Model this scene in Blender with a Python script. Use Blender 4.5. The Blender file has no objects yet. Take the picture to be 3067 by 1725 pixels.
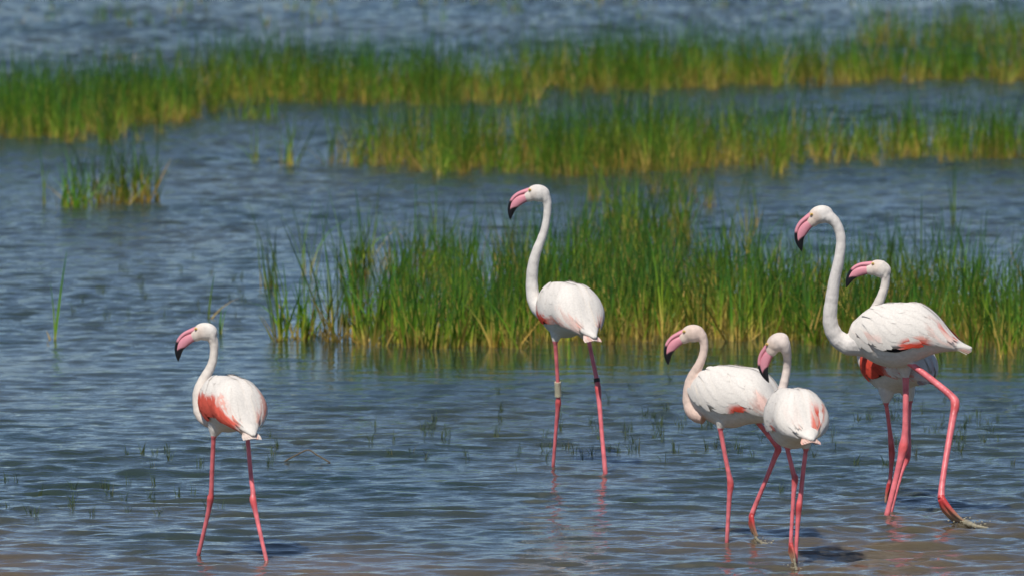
import bpy, math, random
import numpy as np
from mathutils import Vector, Matrix

rng = np.random.default_rng(7)
random.seed(7)
scene = bpy.context.scene

# ------------------------------------------------------------------ camera, sky, sun, exposure
CAM_H = 4.2            # camera height over the water (m)
FPX = 27900.0          # focal length in pixels of the 3067 px wide photograph
CX, CY = 1533.5, 862.5
PITCH = math.atan((862.5 + 1130.0) / FPX)
cam_data = bpy.data.cameras.new('camera')
cam = bpy.data.objects.new('camera', cam_data)
scene.collection.objects.link(cam)
cam.location = (0, 0, CAM_H)
cam.rotation_euler = (math.pi / 2 - PITCH, 0, 0)
cam_data.sensor_width = 36.0
cam_data.lens = FPX / 3067.0 * 36.0
cam_data.clip_start = 0.5
cam_data.clip_end = 30000
cam_data.dof.use_dof = True
cam_data.dof.focus_distance = 44.0
cam_data.dof.aperture_fstop = 5.6
scene.camera = cam

SUN_TO = Vector((-0.20, -0.53, 0.74)).normalized()
EL = math.asin(SUN_TO.z)
AZ = math.atan2(SUN_TO.x, SUN_TO.y)
world = bpy.data.worlds.new('World'); scene.world = world
world.use_nodes = True
wn = world.node_tree
bg = wn.nodes['Background']
sky = wn.nodes.new('ShaderNodeTexSky')
sky.sky_type = 'NISHITA'; sky.sun_disc = False
sky.sun_elevation = EL; sky.sun_rotation = AZ
sky.air_density = 1.0; sky.dust_density = 0.0; sky.ozone_density = 1.3; sky.altitude = 4500
wn.links.new(sky.outputs[0], bg.inputs[0])
bg.inputs[1].default_value = 0.078
sun_d = bpy.data.lights.new('sun', 'SUN')
sun_d.energy = 3.6; sun_d.angle = math.radians(0.53); sun_d.color = (1.0, 0.95, 0.87)
sun = bpy.data.objects.new('sun', sun_d); scene.collection.objects.link(sun)
sun.rotation_euler = (-SUN_TO).to_track_quat('-Z', 'Y').to_euler()
sun.location = (-10, -20, 40)
vs = scene.view_settings
vs.view_transform = 'Standard'; vs.look = 'None'; vs.gamma = 1.0; vs.use_curve_mapping = False
vs.exposure = 0.08

# ------------------------------------------------------------------ helpers
COS, SIN = math.cos(PITCH), math.sin(PITCH)
def ray(px, py):
    u = (px - CX) / FPX; v = -(py - CY) / FPX
    return np.array([u, COS + v * SIN, -SIN + v * COS])
def at(px, py, d):                    # point of the photograph's pixel at distance d (world Y)
    r = ray(px, py); return np.array([0, 0, CAM_H]) + r * (d / r[1])
def water(px, py):                    # point on the water surface
    r = ray(px, py); return np.array([0, 0, CAM_H]) + r * (-CAM_H / r[2])

def link(o):
    scene.collection.objects.link(o); return o
def tag(o, label=None, cat=None, group=None, kind=None):
    if label: o['label'] = label
    if cat: o['category'] = cat
    if group: o['group'] = group
    if kind: o['kind'] = kind
    return o
def empty(name, loc):
    o = bpy.data.objects.new(name, None); o.location = loc; o.empty_display_size = 0.05
    return link(o)
def mesh_from(name, verts, faces, cols=None, smooth=True):
    me = bpy.data.meshes.new(name)
    me.from_pydata([tuple(v) for v in verts], [], [tuple(f) for f in faces])
    if smooth: me.polygons.foreach_set('use_smooth', [True] * len(me.polygons))
    if cols is not None: set_cols(me, np.asarray(cols))
    me.update(); return me
def set_cols(me, cols):
    a = me.color_attributes.new('col', 'FLOAT_COLOR', 'POINT')
    c = np.ones((len(me.vertices), 4), np.float32)
    c[:, :cols.shape[1]] = cols
    if cols.shape[1] == 3: c[:, 3] = 0
    a.data.foreach_set('color', c.ravel())
def obj(name, me, mat, parent=None):
    o = bpy.data.objects.new(name, me)
    if mat and not me.materials: me.materials.append(mat)
    if parent: o.parent = parent
    return link(o)
def fast_mesh(name, V, Q, cols, smooth=True):     # numpy quads
    me = bpy.data.meshes.new(name)
    n, m = len(V), len(Q)
    me.vertices.add(n); me.vertices.foreach_set('co', np.ascontiguousarray(V, np.float32).ravel())
    me.loops.add(m * 4); me.polygons.add(m)
    me.loops.foreach_set('vertex_index', np.ascontiguousarray(Q, np.int32).ravel())
    me.polygons.foreach_set('loop_start', np.arange(0, m * 4, 4, dtype=np.int32))
    me.polygons.foreach_set('loop_total', np.full(m, 4, np.int32))
    if smooth: me.polygons.foreach_set('use_smooth', np.ones(m, bool))
    me.update(calc_edges=True)
    if cols is not None: set_cols(me, cols)
    return me
def sstep(a, b, x):
    t = np.clip((x - a) / (b - a), 0, 1); return t * t * (3 - 2 * t)
def hermite(xs, ys, x):               # smooth interpolation, xs ascending
    xs = np.asarray(xs, float); ys = np.asarray(ys, float)
    m = np.gradient(ys, xs); x = np.clip(x, xs[0], xs[-1])
    i = np.clip(np.searchsorted(xs, x) - 1, 0, len(xs) - 2)
    h = xs[i + 1] - xs[i]; t = (x - xs[i]) / h
    return ((2*t**3 - 3*t**2 + 1) * ys[i] + (t**3 - 2*t**2 + t) * h * m[i]
            + (-2*t**3 + 3*t**2) * ys[i + 1] + (t**3 - t**2) * h * m[i + 1])
def spline(P, sub=6):                 # Catmull-Rom through rows of P (any columns)
    P = np.asarray(P, float)
    Q = np.vstack([2 * P[0] - P[1], P, 2 * P[-1] - P[-2]]); out = []
    for i in range(1, len(Q) - 2):
        for k in range(sub):
            t = k / sub
            out.append(0.5 * ((2 * Q[i]) + (-Q[i-1] + Q[i+1]) * t + (2*Q[i-1] - 5*Q[i] + 4*Q[i+1] - Q[i+2]) * t*t
                              + (-Q[i-1] + 3*Q[i] - 3*Q[i+1] + Q[i+2]) * t**3))
    out.append(P[-1]); return np.array(out)
def noise2(x, y, seed, cells):        # cheap smooth value noise
    r = np.random.default_rng(seed); G = r.random((64, 64))
    xf = x / cells; yf = y / cells
    xi = np.floor(xf).astype(int); yi = np.floor(yf).astype(int)
    u = xf - xi; v = yf - yi; u = u*u*(3-2*u); v = v*v*(3-2*v)
    g = lambda a, b: G[a % 64, b % 64]
    return (g(xi, yi)*(1-u) + g(xi+1, yi)*u)*(1-v) + (g(xi, yi+1)*(1-u) + g(xi+1, yi+1)*u)*v

# ------------------------------------------------------------------ materials
def new_mat(name):
    m = bpy.data.materials.new(name); m.use_nodes = True
    nt = m.node_tree; b = nt.nodes['Principled BSDF']
    return m, nt, b
def attr_node(nt):
    a = nt.nodes.new('ShaderNodeVertexColor'); a.layer_name = 'col'; return a
def noise_node(nt, scale, detail=3, stretch=None):
    tc = nt.nodes.new('ShaderNodeTexCoord'); n = nt.nodes.new('ShaderNodeTexNoise')
    n.inputs['Scale'].default_value = scale; n.inputs['Detail'].default_value = detail
    if stretch:
        mp = nt.nodes.new('ShaderNodeMapping'); mp.inputs['Scale'].default_value = stretch
        nt.links.new(tc.outputs['Object'], mp.inputs[0]); nt.links.new(mp.outputs[0], n.inputs['Vector'])
    else: nt.links.new(tc.outputs['Object'], n.inputs['Vector'])
    return n
def bump(nt, b, src, strength, dist):
    bp = nt.nodes.new('ShaderNodeBump'); bp.inputs['Strength'].default_value = strength
    bp.inputs['Distance'].default_value = dist
    nt.links.new(src, bp.inputs['Height']); nt.links.new(bp.outputs[0], b.inputs['Normal']); return bp
def vary(nt, colsock, noisesock, lo, hi):
    mr = nt.nodes.new('ShaderNodeMapRange'); mr.inputs['From Min'].default_value = 0.3; mr.inputs['From Max'].default_value = 0.7
    mr.inputs['To Min'].default_value = lo; mr.inputs['To Max'].default_value = hi
    nt.links.new(noisesock, mr.inputs[0])
    mx = nt.nodes.new('ShaderNodeMix'); mx.data_type = 'RGBA'; mx.blend_type = 'MULTIPLY'; mx.inputs['Factor'].default_value = 1
    nt.links.new(colsock, mx.inputs['A']); nt.links.new(mr.outputs[0], mx.inputs['B'])
    return mx.outputs['Result']

def make_plumage():
    m, nt, b = new_mat('plumage_and_skin')
    a = attr_node(nt); n = noise_node(nt, 45, 5)
    nt.links.new(vary(nt, a.outputs['Color'], n.outputs['Fac'], 0.88, 1.05), b.inputs['Base Color'])
    mr = nt.nodes.new('ShaderNodeMapRange'); mr.inputs['To Min'].default_value = 0.9; mr.inputs['To Max'].default_value = 0.34
    nt.links.new(a.outputs['Alpha'], mr.inputs[0]); nt.links.new(mr.outputs[0], b.inputs['Roughness'])
    mr2 = nt.nodes.new('ShaderNodeMapRange'); mr2.inputs['To Min'].default_value = 0.12; mr2.inputs['To Max'].default_value = 0.45
    nt.links.new(a.outputs['Alpha'], mr2.inputs[0]); nt.links.new(mr2.outputs[0], b.inputs['Specular IOR Level'])
    n2 = noise_node(nt, 75, 5, (1, 1, .45)); bump(nt, b, n2.outputs['Fac'], 0.6, 0.006)
    return m
def make_feather():
    m, nt, b = new_mat('feather_vane')
    a = attr_node(nt); n = noise_node(nt, 120, 3)
    nt.links.new(vary(nt, a.outputs['Color'], n.outputs['Fac'], 0.92, 1.05), b.inputs['Base Color'])
    b.inputs['Roughness'].default_value = 0.85; b.inputs['Specular IOR Level'].default_value = 0.15
    return m
def make_bill():
    m, nt, b = new_mat('bill_horn')
    a = attr_node(nt); n = noise_node(nt, 200, 2)
    nt.links.new(vary(nt, a.outputs['Color'], n.outputs['Fac'], 0.92, 1.05), b.inputs['Base Color'])
    b.inputs['Roughness'].default_value = 0.45; b.inputs['Specular IOR Level'].default_value = 0.35
    return m
def make_reed():
    m, nt, b = new_mat('reed_leaf')
    a = attr_node(nt)
    b.inputs['Roughness'].default_value = 0.55; b.inputs['Specular IOR Level'].default_value = 0.3
    nt.links.new(a.outputs['Color'], b.inputs['Base Color'])
    t = nt.nodes.new('ShaderNodeBsdfTranslucent'); nt.links.new(a.outputs['Color'], t.inputs['Color'])
    mx = nt.nodes.new('ShaderNodeMixShader'); mx.inputs[0].default_value = 0.40
    nt.links.new(b.outputs[0], mx.inputs[1]); nt.links.new(t.outputs[0], mx.inputs[2])
    nt.links.new(mx.outputs[0], nt.nodes['Material Output'].inputs['Surface'])
    return m
def make_water():
    m, nt, b = new_mat('turbid_lake_water')
    tc = nt.nodes.new('ShaderNodeTexCoord')
    # stirred-up silt: two browns mixed by a slow noise, plus the mud the birds raise (vertex attribute red)
    n = noise_node(nt, 0.55, 4, (1, 0.35, 1))
    cr = nt.nodes.new('ShaderNodeValToRGB')
    cr.color_ramp.elements[0].position = 0.35; cr.color_ramp.elements[0].color = (0.022, 0.047, 0.037, 1)
    cr.color_ramp.elements[1].position = 0.68; cr.color_ramp.elements[1].color = (0.054, 0.066, 0.046, 1)
    nt.links.new(n.outputs['Fac'], cr.inputs[0])
    a = attr_node(nt); sp = nt.nodes.new('ShaderNodeSeparateColor'); nt.links.new(a.outputs['Color'], sp.inputs[0])
    mx = nt.nodes.new('ShaderNodeMix'); mx.data_type = 'RGBA'
    nt.links.new(sp.outputs[0], mx.inputs['Factor']); nt.links.new(cr.outputs[0], mx.inputs['A'])
    mx.inputs['B'].default_value = (0.17, 0.125, 0.080, 1)
    nt.links.new(mx.outputs['Result'], b.inputs['Base Color'])
    b.inputs['Roughness'].default_value = 0.06; b.inputs['IOR'].default_value = 1.333
    b.inputs['Subsurface Weight'].default_value = 1.0; b.inputs['Subsurface Radius'].default_value = (1.0, .85, .6); b.inputs['Subsurface Scale'].default_value = 0.30
    # fine ripples
    n1 = noise_node(nt, 8.0, 5, (0.55, 1.0, 1)); n2 = noise_node(nt, 26.0, 3, (0.55, 1.0, 1))
    ad = nt.nodes.new('ShaderNodeMath'); ad.operation = 'MULTIPLY_ADD'; ad.inputs[1].default_value = 0.30
    nt.links.new(n2.outputs['Fac'], ad.inputs[0]); nt.links.new(n1.outputs['Fac'], ad.inputs[2])
    bp = bump(nt, b, ad.outputs[0], 1.0, 0.026)
    nt.links.new(sp.outputs[1], bp.inputs['Strength'])
    return m
def plain(name, col, rough=0.7, scale=40, lo=0.85, hi=1.1):
    m, nt, b = new_mat(name)
    rgb = nt.nodes.new('ShaderNodeRGB'); rgb.outputs[0].default_value = (*col, 1)
    n = noise_node(nt, scale, 3)
    nt.links.new(vary(nt, rgb.outputs[0], n.outputs['Fac'], lo, hi), b.inputs['Base Color'])
    b.inputs['Roughness'].default_value = rough; return m
M_BODY = make_plumage(); M_FEATHER = make_feather(); M_BILL = make_bill(); M_REED = make_reed(); M_WATER = make_water()
M_MUD = plain('lake_mud', (0.12, 0.10, 0.07), 0.9, 3)

# ------------------------------------------------------------------ water and lake bed
FEET = []                              # world points where mud is stirred, filled from the bird table below
MUD_PX = [(2178,1640,.25),(2262,1625,.3),(2382,1690,.35),(2660,1560,.4),(2860,1580,.5),(2700,1640,.5),(2850,1680,.5),(2600,1700,.5),
          (1656,1420,.15),(1813,1430,.2),(594,1680,.15),(800,1695,.2)]
RINGS = [(594,1662),(799,1681),(1656,1399),(1813,1414),(2177,1624),(2268,1618),(2382,1689),(2655,1547),(2890,1568),(2669,1533)]
def water_grid():
    d = [-400.0, 5.0, 25.0, 33.0]
    y = 37.0
    while y < 120: d.append(y); y += 0.034 * (y / 42.0) ** 1.6
    d += [122, 127, 136, 170, 260, 600, 2000, 8000, 20000]
    d = np.array(d); nc = 330
    t = np.linspace(-1, 1, nc)
    half = np.clip(0.062 * np.clip(d, 37, 120) + 1.3, 3.4, 9)
    X = half[:, None] * t[None, :]
    big = np.full((len(d), 1), 20000.0)
    X = np.hstack([-big, -half[:, None] - 15, -half[:, None] - 2, X, half[:, None] + 2, half[:, None] + 15, big])
    Y = np.repeat(d[:, None], X.shape[1], 1)
    Z = np.zeros_like(X)
    r = np.random.default_rng(3)
    inner = np.zeros_like(X); inner[4:-9, 3:-3] = 1
    edge = (1 - sstep(0.90, 1.0, np.abs(X) / (half[:, None]))) * sstep(37, 38.2, Y) * (1 - sstep(113, 119, Y))
    warp = 0.35 * noise2(X, Y, 11, 1.7); warp2 = 0.3 * noise2(X, Y, 12, 1.3)
    XX = X + warp; YY = Y + warp2
    for i in range(64):
        lam = 0.10 * (0.75 / 0.10) ** (r.random() ** 1.15)
        ang = r.normal(0.05, 0.40)
        k = 2 * math.pi / lam
        a = 0.00098 * (lam / 0.4) ** 0.75 * r.uniform(0.5, 1.4)
        ph = k * (XX * math.sin(ang) + YY * math.cos(ang)) + r.uniform(0, 6.28)
        Z += a * np.sin(ph)
    Z = Z + 10 * Z * np.abs(Z)           # a little sharper crests
    s_mod = 0.6 + 0.75 * noise2(X, Y * 0.5, 5, 1.9)
    calm = calm_factor(X, Y)
    Z = Z * edge * inner * s_mod * calm * (1 + .30 * (1 - sstep(41, 47, Y)) + 1.1 * sstep(60, 95, Y))
    for (px, py) in RINGS:
        p = water(px, py); q = np.hypot(X - p[0], Y - p[1])
        Z += .0034 * np.cos(2 * math.pi * q / .13 + px) * np.exp(-q / .20) * inner
    # colour: R = stirred mud, G = ripple strength
    mud = np.zeros_like(X)
    for (px, py, w) in MUD_PX:
        p = water(px, py)
        q = ((X - p[0]) / 0.55) ** 2 + ((Y - p[1]) / 1.3) ** 2
        mud = np.maximum(mud, w * np.exp(-q) * (0.5 + noise2(X, Y, 21, 0.3)))
    mud = np.maximum(mud, 1.05 * (1 - sstep(40.8, 45.5, Y)) * noise2(X, Y * 0.6, 22, 0.8) * edge)
    C = np.stack([np.clip(mud, 0, 1), np.clip(calm * (0.35 + 0.5 * s_mod) * (0.76 + 1.7 * sstep(50, 90, Y)) * (.60 + .45 * sstep(43, 51, Y)), 0.03, 3), np.zeros_like(X), np.zeros_like(X)], -1)
    nr, ncx = X.shape
    idx = np.arange(nr * ncx).reshape(nr, ncx)
    Q = np.stack([idx[:-1, :-1], idx[:-1, 1:], idx[1:, 1:], idx[1:, :-1]], -1).reshape(-1, 4)
    V = np.stack([X, Y, Z], -1).reshape(-1, 3)
    return fast_mesh('lake_water', V, Q, C.reshape(-1, 4).astype(np.float32))
def calm_factor(X, Y):
    y1 = water(1500, 1040)[1]; y0 = water(1500, 1135)[1]; yb = water(1500, 800)[1]
    right = sstep(-1.9, -0.6, X)
    c = 1 - (0.80 * sstep(y0 - 2.0, y0 + 1.5, Y) * (1 - sstep(yb - 2, yb + 4, Y))) * right
    yf = water(1500, 1110)[1]; c *= 1 - .6 * sstep(yf - 1.2, yf + .6, Y) * (1 - sstep(yb - 3, yb + 1, Y)) * right
    c *= 1 - 0.10 * sstep(70, 90, Y)
    return c
lake = tag(obj('lake_water', water_grid(), M_WATER), 'rippled blue and brown shallow lake water', kind='structure')
bed = mesh_from('lake_bed', [(-20000, -400, -.13), (20000, -400, -.13), (20000, 20000, -.13), (-20000, 20000, -.13)], [(0, 1, 2, 3)])
tag(obj('lake_bed', bed, M_MUD), 'brown mud bed under the shallow water', kind='structure')

# ------------------------------------------------------------------ reeds
STRAW = np.array([0.58, 0.42, 0.11]); OCHRE = np.array([0.40, 0.25, 0.05]); YGREEN = np.array([0.24, 0.30, 0.020])
GREEN = np.array([0.085, 0.225, 0.014]); DARK = np.array([0.032, 0.115, 0.016])
def blades(base, h, az, lean, curl, w, face, strawf, k=5, r=rng, z0=-0.06, tone=None, yell=None, deadm=None):
    """many leaf blades at once; returns verts, quads, colours"""
    n = len(h); t = np.linspace(0, 1, k + 1)
    L = h[:, None] * t[None, :]
    out = lean[:, None] * L + curl[:, None] * h[:, None] * t[None, :] ** 2.6
    zz = L * (1 - 0.25 * np.clip(lean[:, None] + curl[:, None] * t, 0, 1.2) ** 2) - np.clip(curl[:, None] - 0.35, 0, 1) * h[:, None] * t ** 4 * 0.6
    cx = base[:, 0, None] + np.cos(az)[:, None] * out
    cy = base[:, 1, None] + np.sin(az)[:, None] * out
    cz = zz * (1 + 0) + (z0 * (1 - t))[None, :]
    prof = np.array(np.interp(t, [0, .12, .5, .8, 1], [.75, 1, .9, .5, .06]))
    hw = 0.5 * w[:, None] * prof[None, :]
    fx = np.cos(face)[:, None] * hw; fy = np.sin(face)[:, None] * hw
    A = np.stack([cx - fx, cy - fy, cz], -1); B = np.stack([cx + fx, cy + fy, cz], -1)
    V = np.stack([A, B], 2).reshape(n, -1, 3)          # per blade: a0,b0,a1,b1...
    q = np.array([[2*i, 2*i+1, 2*i+3, 2*i+2] for i in range(k)])
    Q = (np.arange(n)[:, None, None] * (2 * (k + 1)) + q[None]).reshape(-1, 4)
    # natural leaf colour: straw sheath at the foot, green blade, darker tip
    br = r.uniform(0.55, 1.5, (n, 1, 1)); hue = r.random((n, 1, 1))
    foot = STRAW * hue + OCHRE * (1 - hue)
    dead = ((r.random(n) < 0.04) if deadm is None else deadm)[:, None, None]
    yg = r.random((n, 1, 1)) ** 1.4
    if tone is not None: br = br * tone[:, None, None]; yg = np.clip(yg * .6 + yell[:, None, None], 0, 1)
    mid = GREEN * (1 - yg) + YGREEN * yg
    tt = t[None, :, None]; sf = strawf[:, None, None]
    f1 = 1 - sstep(sf * 0.55, sf * 1.25 + 0.03, tt)
    f2 = sstep(0.40, 0.80, tt)
    C = (foot * f1 + (1 - f1) * (mid * (1 - f2) + DARK * f2))
    C = np.where(dead, foot * 0.8, C) * br
    C = np.repeat(C[:, :, None, :], 2, 2).reshape(n * 2 * (k + 1), 3)
    return V.reshape(-1, 3), Q, C
def rand_blades(centres, per, spread, hmean, r, wmin=.006, wmax=.014, straw=.25, k=5, leanmax=.36, olive=0.0):
    m = len(centres); n = m * per; T = lambda v: np.repeat(v, per)
    base = np.repeat(centres, per, 0) + np.c_[r.normal(0, spread, n), r.normal(0, spread, n)]
    cl = noise2(centres[:, 0], centres[:, 1] * .5, 61, .45); cl2 = noise2(centres[:, 0], centres[:, 1] * .5, 62, .6)
    if m == 1: cl = np.array([.62]); cl2 = r.uniform(.3, .7, 1)
    h = hmean * T(.62 + .62 * cl + r.normal(0, .10, m)) * (.28 + .86 * r.random(n) ** 1.1)
    tall = r.random(n) < .06; h = np.where(tall, hmean * r.uniform(.95, 1.35, n), h)
    dead = r.random(n) < .15
    h = np.where(dead, hmean * (.10 + .75 * r.random(n) ** 1.8), h)
    az = r.uniform(0, 2*math.pi, n)
    lean = np.abs(r.normal(0, leanmax * .55, n)) + .02
    lean = np.where(dead, r.uniform(.05, 1.3, n), lean)
    curl = np.where(r.random(n) < .26, r.uniform(.15, .75, n), r.uniform(0, .12, n))
    w = r.uniform(wmin, wmax, n) * np.where(tall, .75, 1)
    face = r.uniform(-.9, .9, n) + np.where(r.random(n) < .25, math.pi/2, 0)
    sf = np.clip(T(r.normal(straw, .10, m) + .22 * (cl2 - .5)) + r.normal(0, .07, n), .02, .7)
    tone = T(np.clip(r.normal(1.2, .28, m), .65, 1.9)); yell = T(np.clip(.75 * (cl2 - .36) + olive, 0, .75))
    return blades(base, h, az, lean, curl, w, face, sf, k, r, tone=tone, yell=yell, deadm=dead)
def in_poly(P, x, y):
    c = np.zeros(len(x), bool); j = len(P) - 1
    for i in range(len(P)):
        xi, yi = P[i]; xj, yj = P[j]
        c ^= ((yi > y) != (yj > y)) & (x < (xj - xi) * (y - yi) / (yj - yi + 1e-12) + xi); j = i
    return c
def scatter(polys, dens, r, gap=0.0, cell=.5):
    out = []
    for poly, dm in polys:
        P = [water(*p)[:2] for p in poly]
        a = np.array(P); lo, hi = a.min(0), a.max(0)
        n = int((hi[0]-lo[0]) * (hi[1]-lo[1]) * dens * dm)
        x = r.uniform(lo[0], hi[0], n); y = r.uniform(lo[1], hi[1], n)
        k = in_poly(P, x, y)
        if gap > 0: k &= (0.6 * noise2(x, y * .6, 31, cell) + .4 * noise2(x, y * .6, 32, cell * .35)) > gap
        x = x[k]; y = y[k]; rag = np.abs(r.normal(0, 1, len(x)))
        out.append(np.c_[x + r.normal(0, .20, len(x)) * rag, y + r.normal(0, .30, len(x)) * rag])
    return np.vstack(out)
def bed_object(name, label, polys, dens, per, hmean, seed, gap, k=5, **kw):
    r = np.random.default_rng(seed)
    c = scatter(polys, dens, r, gap)
    V, Q, C = rand_blades(c, per, .028, hmean, r, k=k, **kw)
    o = obj(name, fast_mesh(name, V, Q, C), M_REED)
    return tag(o, label, 'reeds', None, 'stuff')
F = 3067 / 2576.0
def pp(*pts): return [(x * F, y * F) for x, y in pts]
# nearest bed (bases of the stand, listed along its front edge and back again)
bed_object('reed_bed', 'dense green reed bed with straw coloured bases behind the flamingos', [
    (pp((1060, 868), (1250, 872), (1420, 858), (1700, 850), (1900, 852), (2150, 862), (2400, 872), (2700, 880), (2700, 800), (2300, 785), (1900, 790), (1500, 770), (1250, 790)), 1.0),
    (pp((1060, 868), (1250, 790), (1250, 740), (1000, 760), (960, 850)), .45),
    (pp((1250, 790), (1500, 770), (1900, 790), (1780, 700), (1640, 650), (1440, 660), (1250, 720)), .5),
    (pp((880, 700), (1060, 690), (1260, 710), (1300, 690), (1150, 660), (890, 672)), .55),
    (pp((1900, 790), (2300, 785), (2700, 800), (2700, 765), (2300, 755), (1880, 750)), .8),
    (pp((1420, 665), (1640, 655), (1850, 690), (1880, 640), (1720, 560), (1560, 540), (1460, 600)), .16),
    (pp((1460, 560), (1560, 540), (1720, 560), (1800, 500), (1700, 470), (1520, 470)), .07)],
    54, 12, .49, 101, .29, wmin=.004, wmax=.011, straw=.31, olive=.16)
bed_object('reed_bed', 'middle reed bed between two strips of open water', [
    (pp((870, 412), (1000, 425), (1100, 440), (1300, 438), (1450, 448), (1600, 440), (1900, 425), (1960, 418), (1960, 395), (1500, 395), (1100, 395), (880, 392)), 1.0),
    (pp((1960, 418), (2200, 405), (2576, 402), (2700, 402), (2700, 370), (2300, 372), (1960, 390)), 1.0),
    (pp((880, 392), (1100, 395), (1500, 395), (1960, 395), (2300, 372), (2300, 350), (1400, 350), (950, 360)), .28)],
    50, 10, .52, 102, .20, k=4, wmin=.004, wmax=.010)
bed_object('reed_bed', 'far reed bed with golden foot edge at the back of the lake', [
    (pp((520, 250), (700, 258), (900, 262), (1100, 268), (1280, 262), (1290, 235), (1000, 225), (760, 225), (530, 222)), 1.0),
    (pp((1320, 232), (1500, 228), (1700, 226), (1960, 222), (1960, 190), (1650, 188), (1330, 200)), 1.0),
    (pp((1960, 218), (2150, 210), (2300, 208), (2576, 206), (2720, 206), (2720, 180), (2300, 178), (1960, 190)), .85),
    (pp((2150, 120), (2350, 125), (2720, 130), (2720, 90), (2400, 88), (2180, 100)), .35),
    (pp((1270, 262), (1340, 240), (1340, 200), (1280, 225)), .45)],
    50, 10, .53, 103, .16, k=4, wmin=.005, wmax=.011)
bed_object('reed_bed', 'long low reed bed ending in a point of open water', [
    (pp((-80, 345), (60, 350), (180, 355), (260, 345), (300, 318), (420, 305), (500, 300), (500, 262), (420, 255), (250, 270), (-80, 300)), 1.0),
    (pp((-80, 300), (250, 270), (420, 255), (500, 262), (500, 235), (300, 240), (-80, 265)), .3),
    (pp((480, 300), (560, 262), (560, 232), (480, 240)), .7)],
    50, 10, .51, 104, .20, k=4, wmin=.005, wmax=.011)

bed_object('sparse_reeds', 'thin scattered low stems in the far open water', [
    (pp((-100, 60), (700, 66), (1400, 50), (2100, 60), (2100, 5), (1400, -25), (-100, -25)), 1.0),
    (pp((-100, 240), (500, 225), (500, 120), (200, 150), (-100, 200)), 1.2)],
    5, 4, .20, 105, .52, k=3, wmin=.006, wmax=.012)

def tuft(px, py, n, h, spread, label, group, straw=.28, seed=0, leanmax=.42, wmin=.008, wmax=.016, name='reed_tuft'):
    r = np.random.default_rng(seed + 1000)
    p = water(px * F, py * F)
    root = empty(name, (p[0], p[1], 0)); tag(root, label, 'reed', group)
    V, Q, C = rand_blades(np.zeros((1, 2)), n, spread, h, r, straw=straw, leanmax=leanmax, wmin=wmin, wmax=wmax)
    nv = 12
    for i in range(n):
        v = V[i*nv:(i+1)*nv]; c = C[i*nv:(i+1)*nv]
        obj('leaf', mesh_from('leaf', v, Q[:5].tolist(), c), M_REED, root)
    return root
edge = 'loose reed tufts standing free in front of the nearest reed bed'
i = 0
for (x, y, n, h, s, lab, lm) in [
    (708, 858, 24, .50, .022, 'reed tuft standing farthest out in open water off the nearest reed bed', .55),
    (768, 852, 40, .46, .032, 'dense dark green bushy tuft next to the outermost reed tuft', .30),
    (838, 858, 30, .62, .030, 'tall spreading reed tuft beside the dense bushy tuft', .45)]:
    tuft(x, y, n, h, s, lab, edge, seed=i, leanmax=lm); i += 1
for (x, y, n, h) in [(868,850,12,.40),(902,862,14,.44),(945,868,16,.46),(985,862,14,.44),(1040,872,16,.46),(1098,876,16,.42),(1150,872,14,.46),
                     (905,800,14,.50),(960,820,16,.48),(1015,830,14,.46),(1255,872,14,.40),(1292,876,12,.38)]:
    tuft(x, y, int(n*1.5), h, .032, 'green reed tuft with yellow foot along the ragged end of the nearest reed bed', edge + ' end', seed=i); i += 1
for (x, y, n, h) in [(1560,862,14,.42),(1625,858,16,.44),(1760,850,14,.46),(1850,858,16,.42),(2052,868,20,.50),(2190,880,14,.38),(2450,885,16,.40),(2530,890,16,.38),(2360,880,12,.36)]:
    tuft(x, y, n, h, .028, 'short reed tuft fringing the front of the reed bed behind the walking flamingos', 'fringe tufts behind the flamingos', seed=i); i += 1
for (x, y, n, h, lab) in [(642, 408, 9, .38, 'small dark reed tuft alone in open water, slanting to one side'),
                          (728, 418, 20, .42, 'upright bushy reed tuft alone in the channel before the far beds'),
                          (832, 412, 14, .38, 'reed tuft at the tip of the middle reed bed'),
                          (345, 352, 6, .30, 'tiny forked reed tuft before the long low reed bed')]:
    tuft(x, y, n, h, .03, lab, 'lone reed tufts in the channel', seed=i, wmin=.008, wmax=.014); i += 1
for (x, y, n, h, s) in [(192, 522, 70, .52, .05), (250, 512, 32, .42, .06), (300, 512, 44, .46, .06), (340, 508, 44, .44, .06), (378, 506, 30, .40, .05), (282, 350, 20, .4, .05), (625, 300, 30, .36, .09), (670, 298, 22, .34, .08)]:
    tuft(x, y, n, h, s, ('solid yellow green reed clump at the outer end of the small clump row' if x == 192 else 'pale green reed clump close under the far reed beds' if y < 400 else 'thin pale green clump in the row beside the solid clump'), 'clumps before the far reed beds', seed=i, wmin=.008, wmax=.014, straw=.22); i += 1
for (x, y, n, h, lab) in [(136, 852, 3, .44, 'single upright reed stem alone in the open water far from the birds'),
                          (112, 515, 2, .42, 'single dark reed stem beside the pale green clumps'),
                          (522, 800, 3, .32, 'thin bright green stem just behind the lone flamingo'),
                          (556, 840, 4, .20, 'short green sprout beside the lone flamingo neck'),
                          (2395, 560, 4, .50, 'brown seed stalk rising behind the right reed bed')]:
    tuft(x, y, n, h, .008, lab, None, seed=i, leanmax=.12, straw=.12, name='lone_reed', wmin=.010, wmax=.016); i += 1

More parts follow.
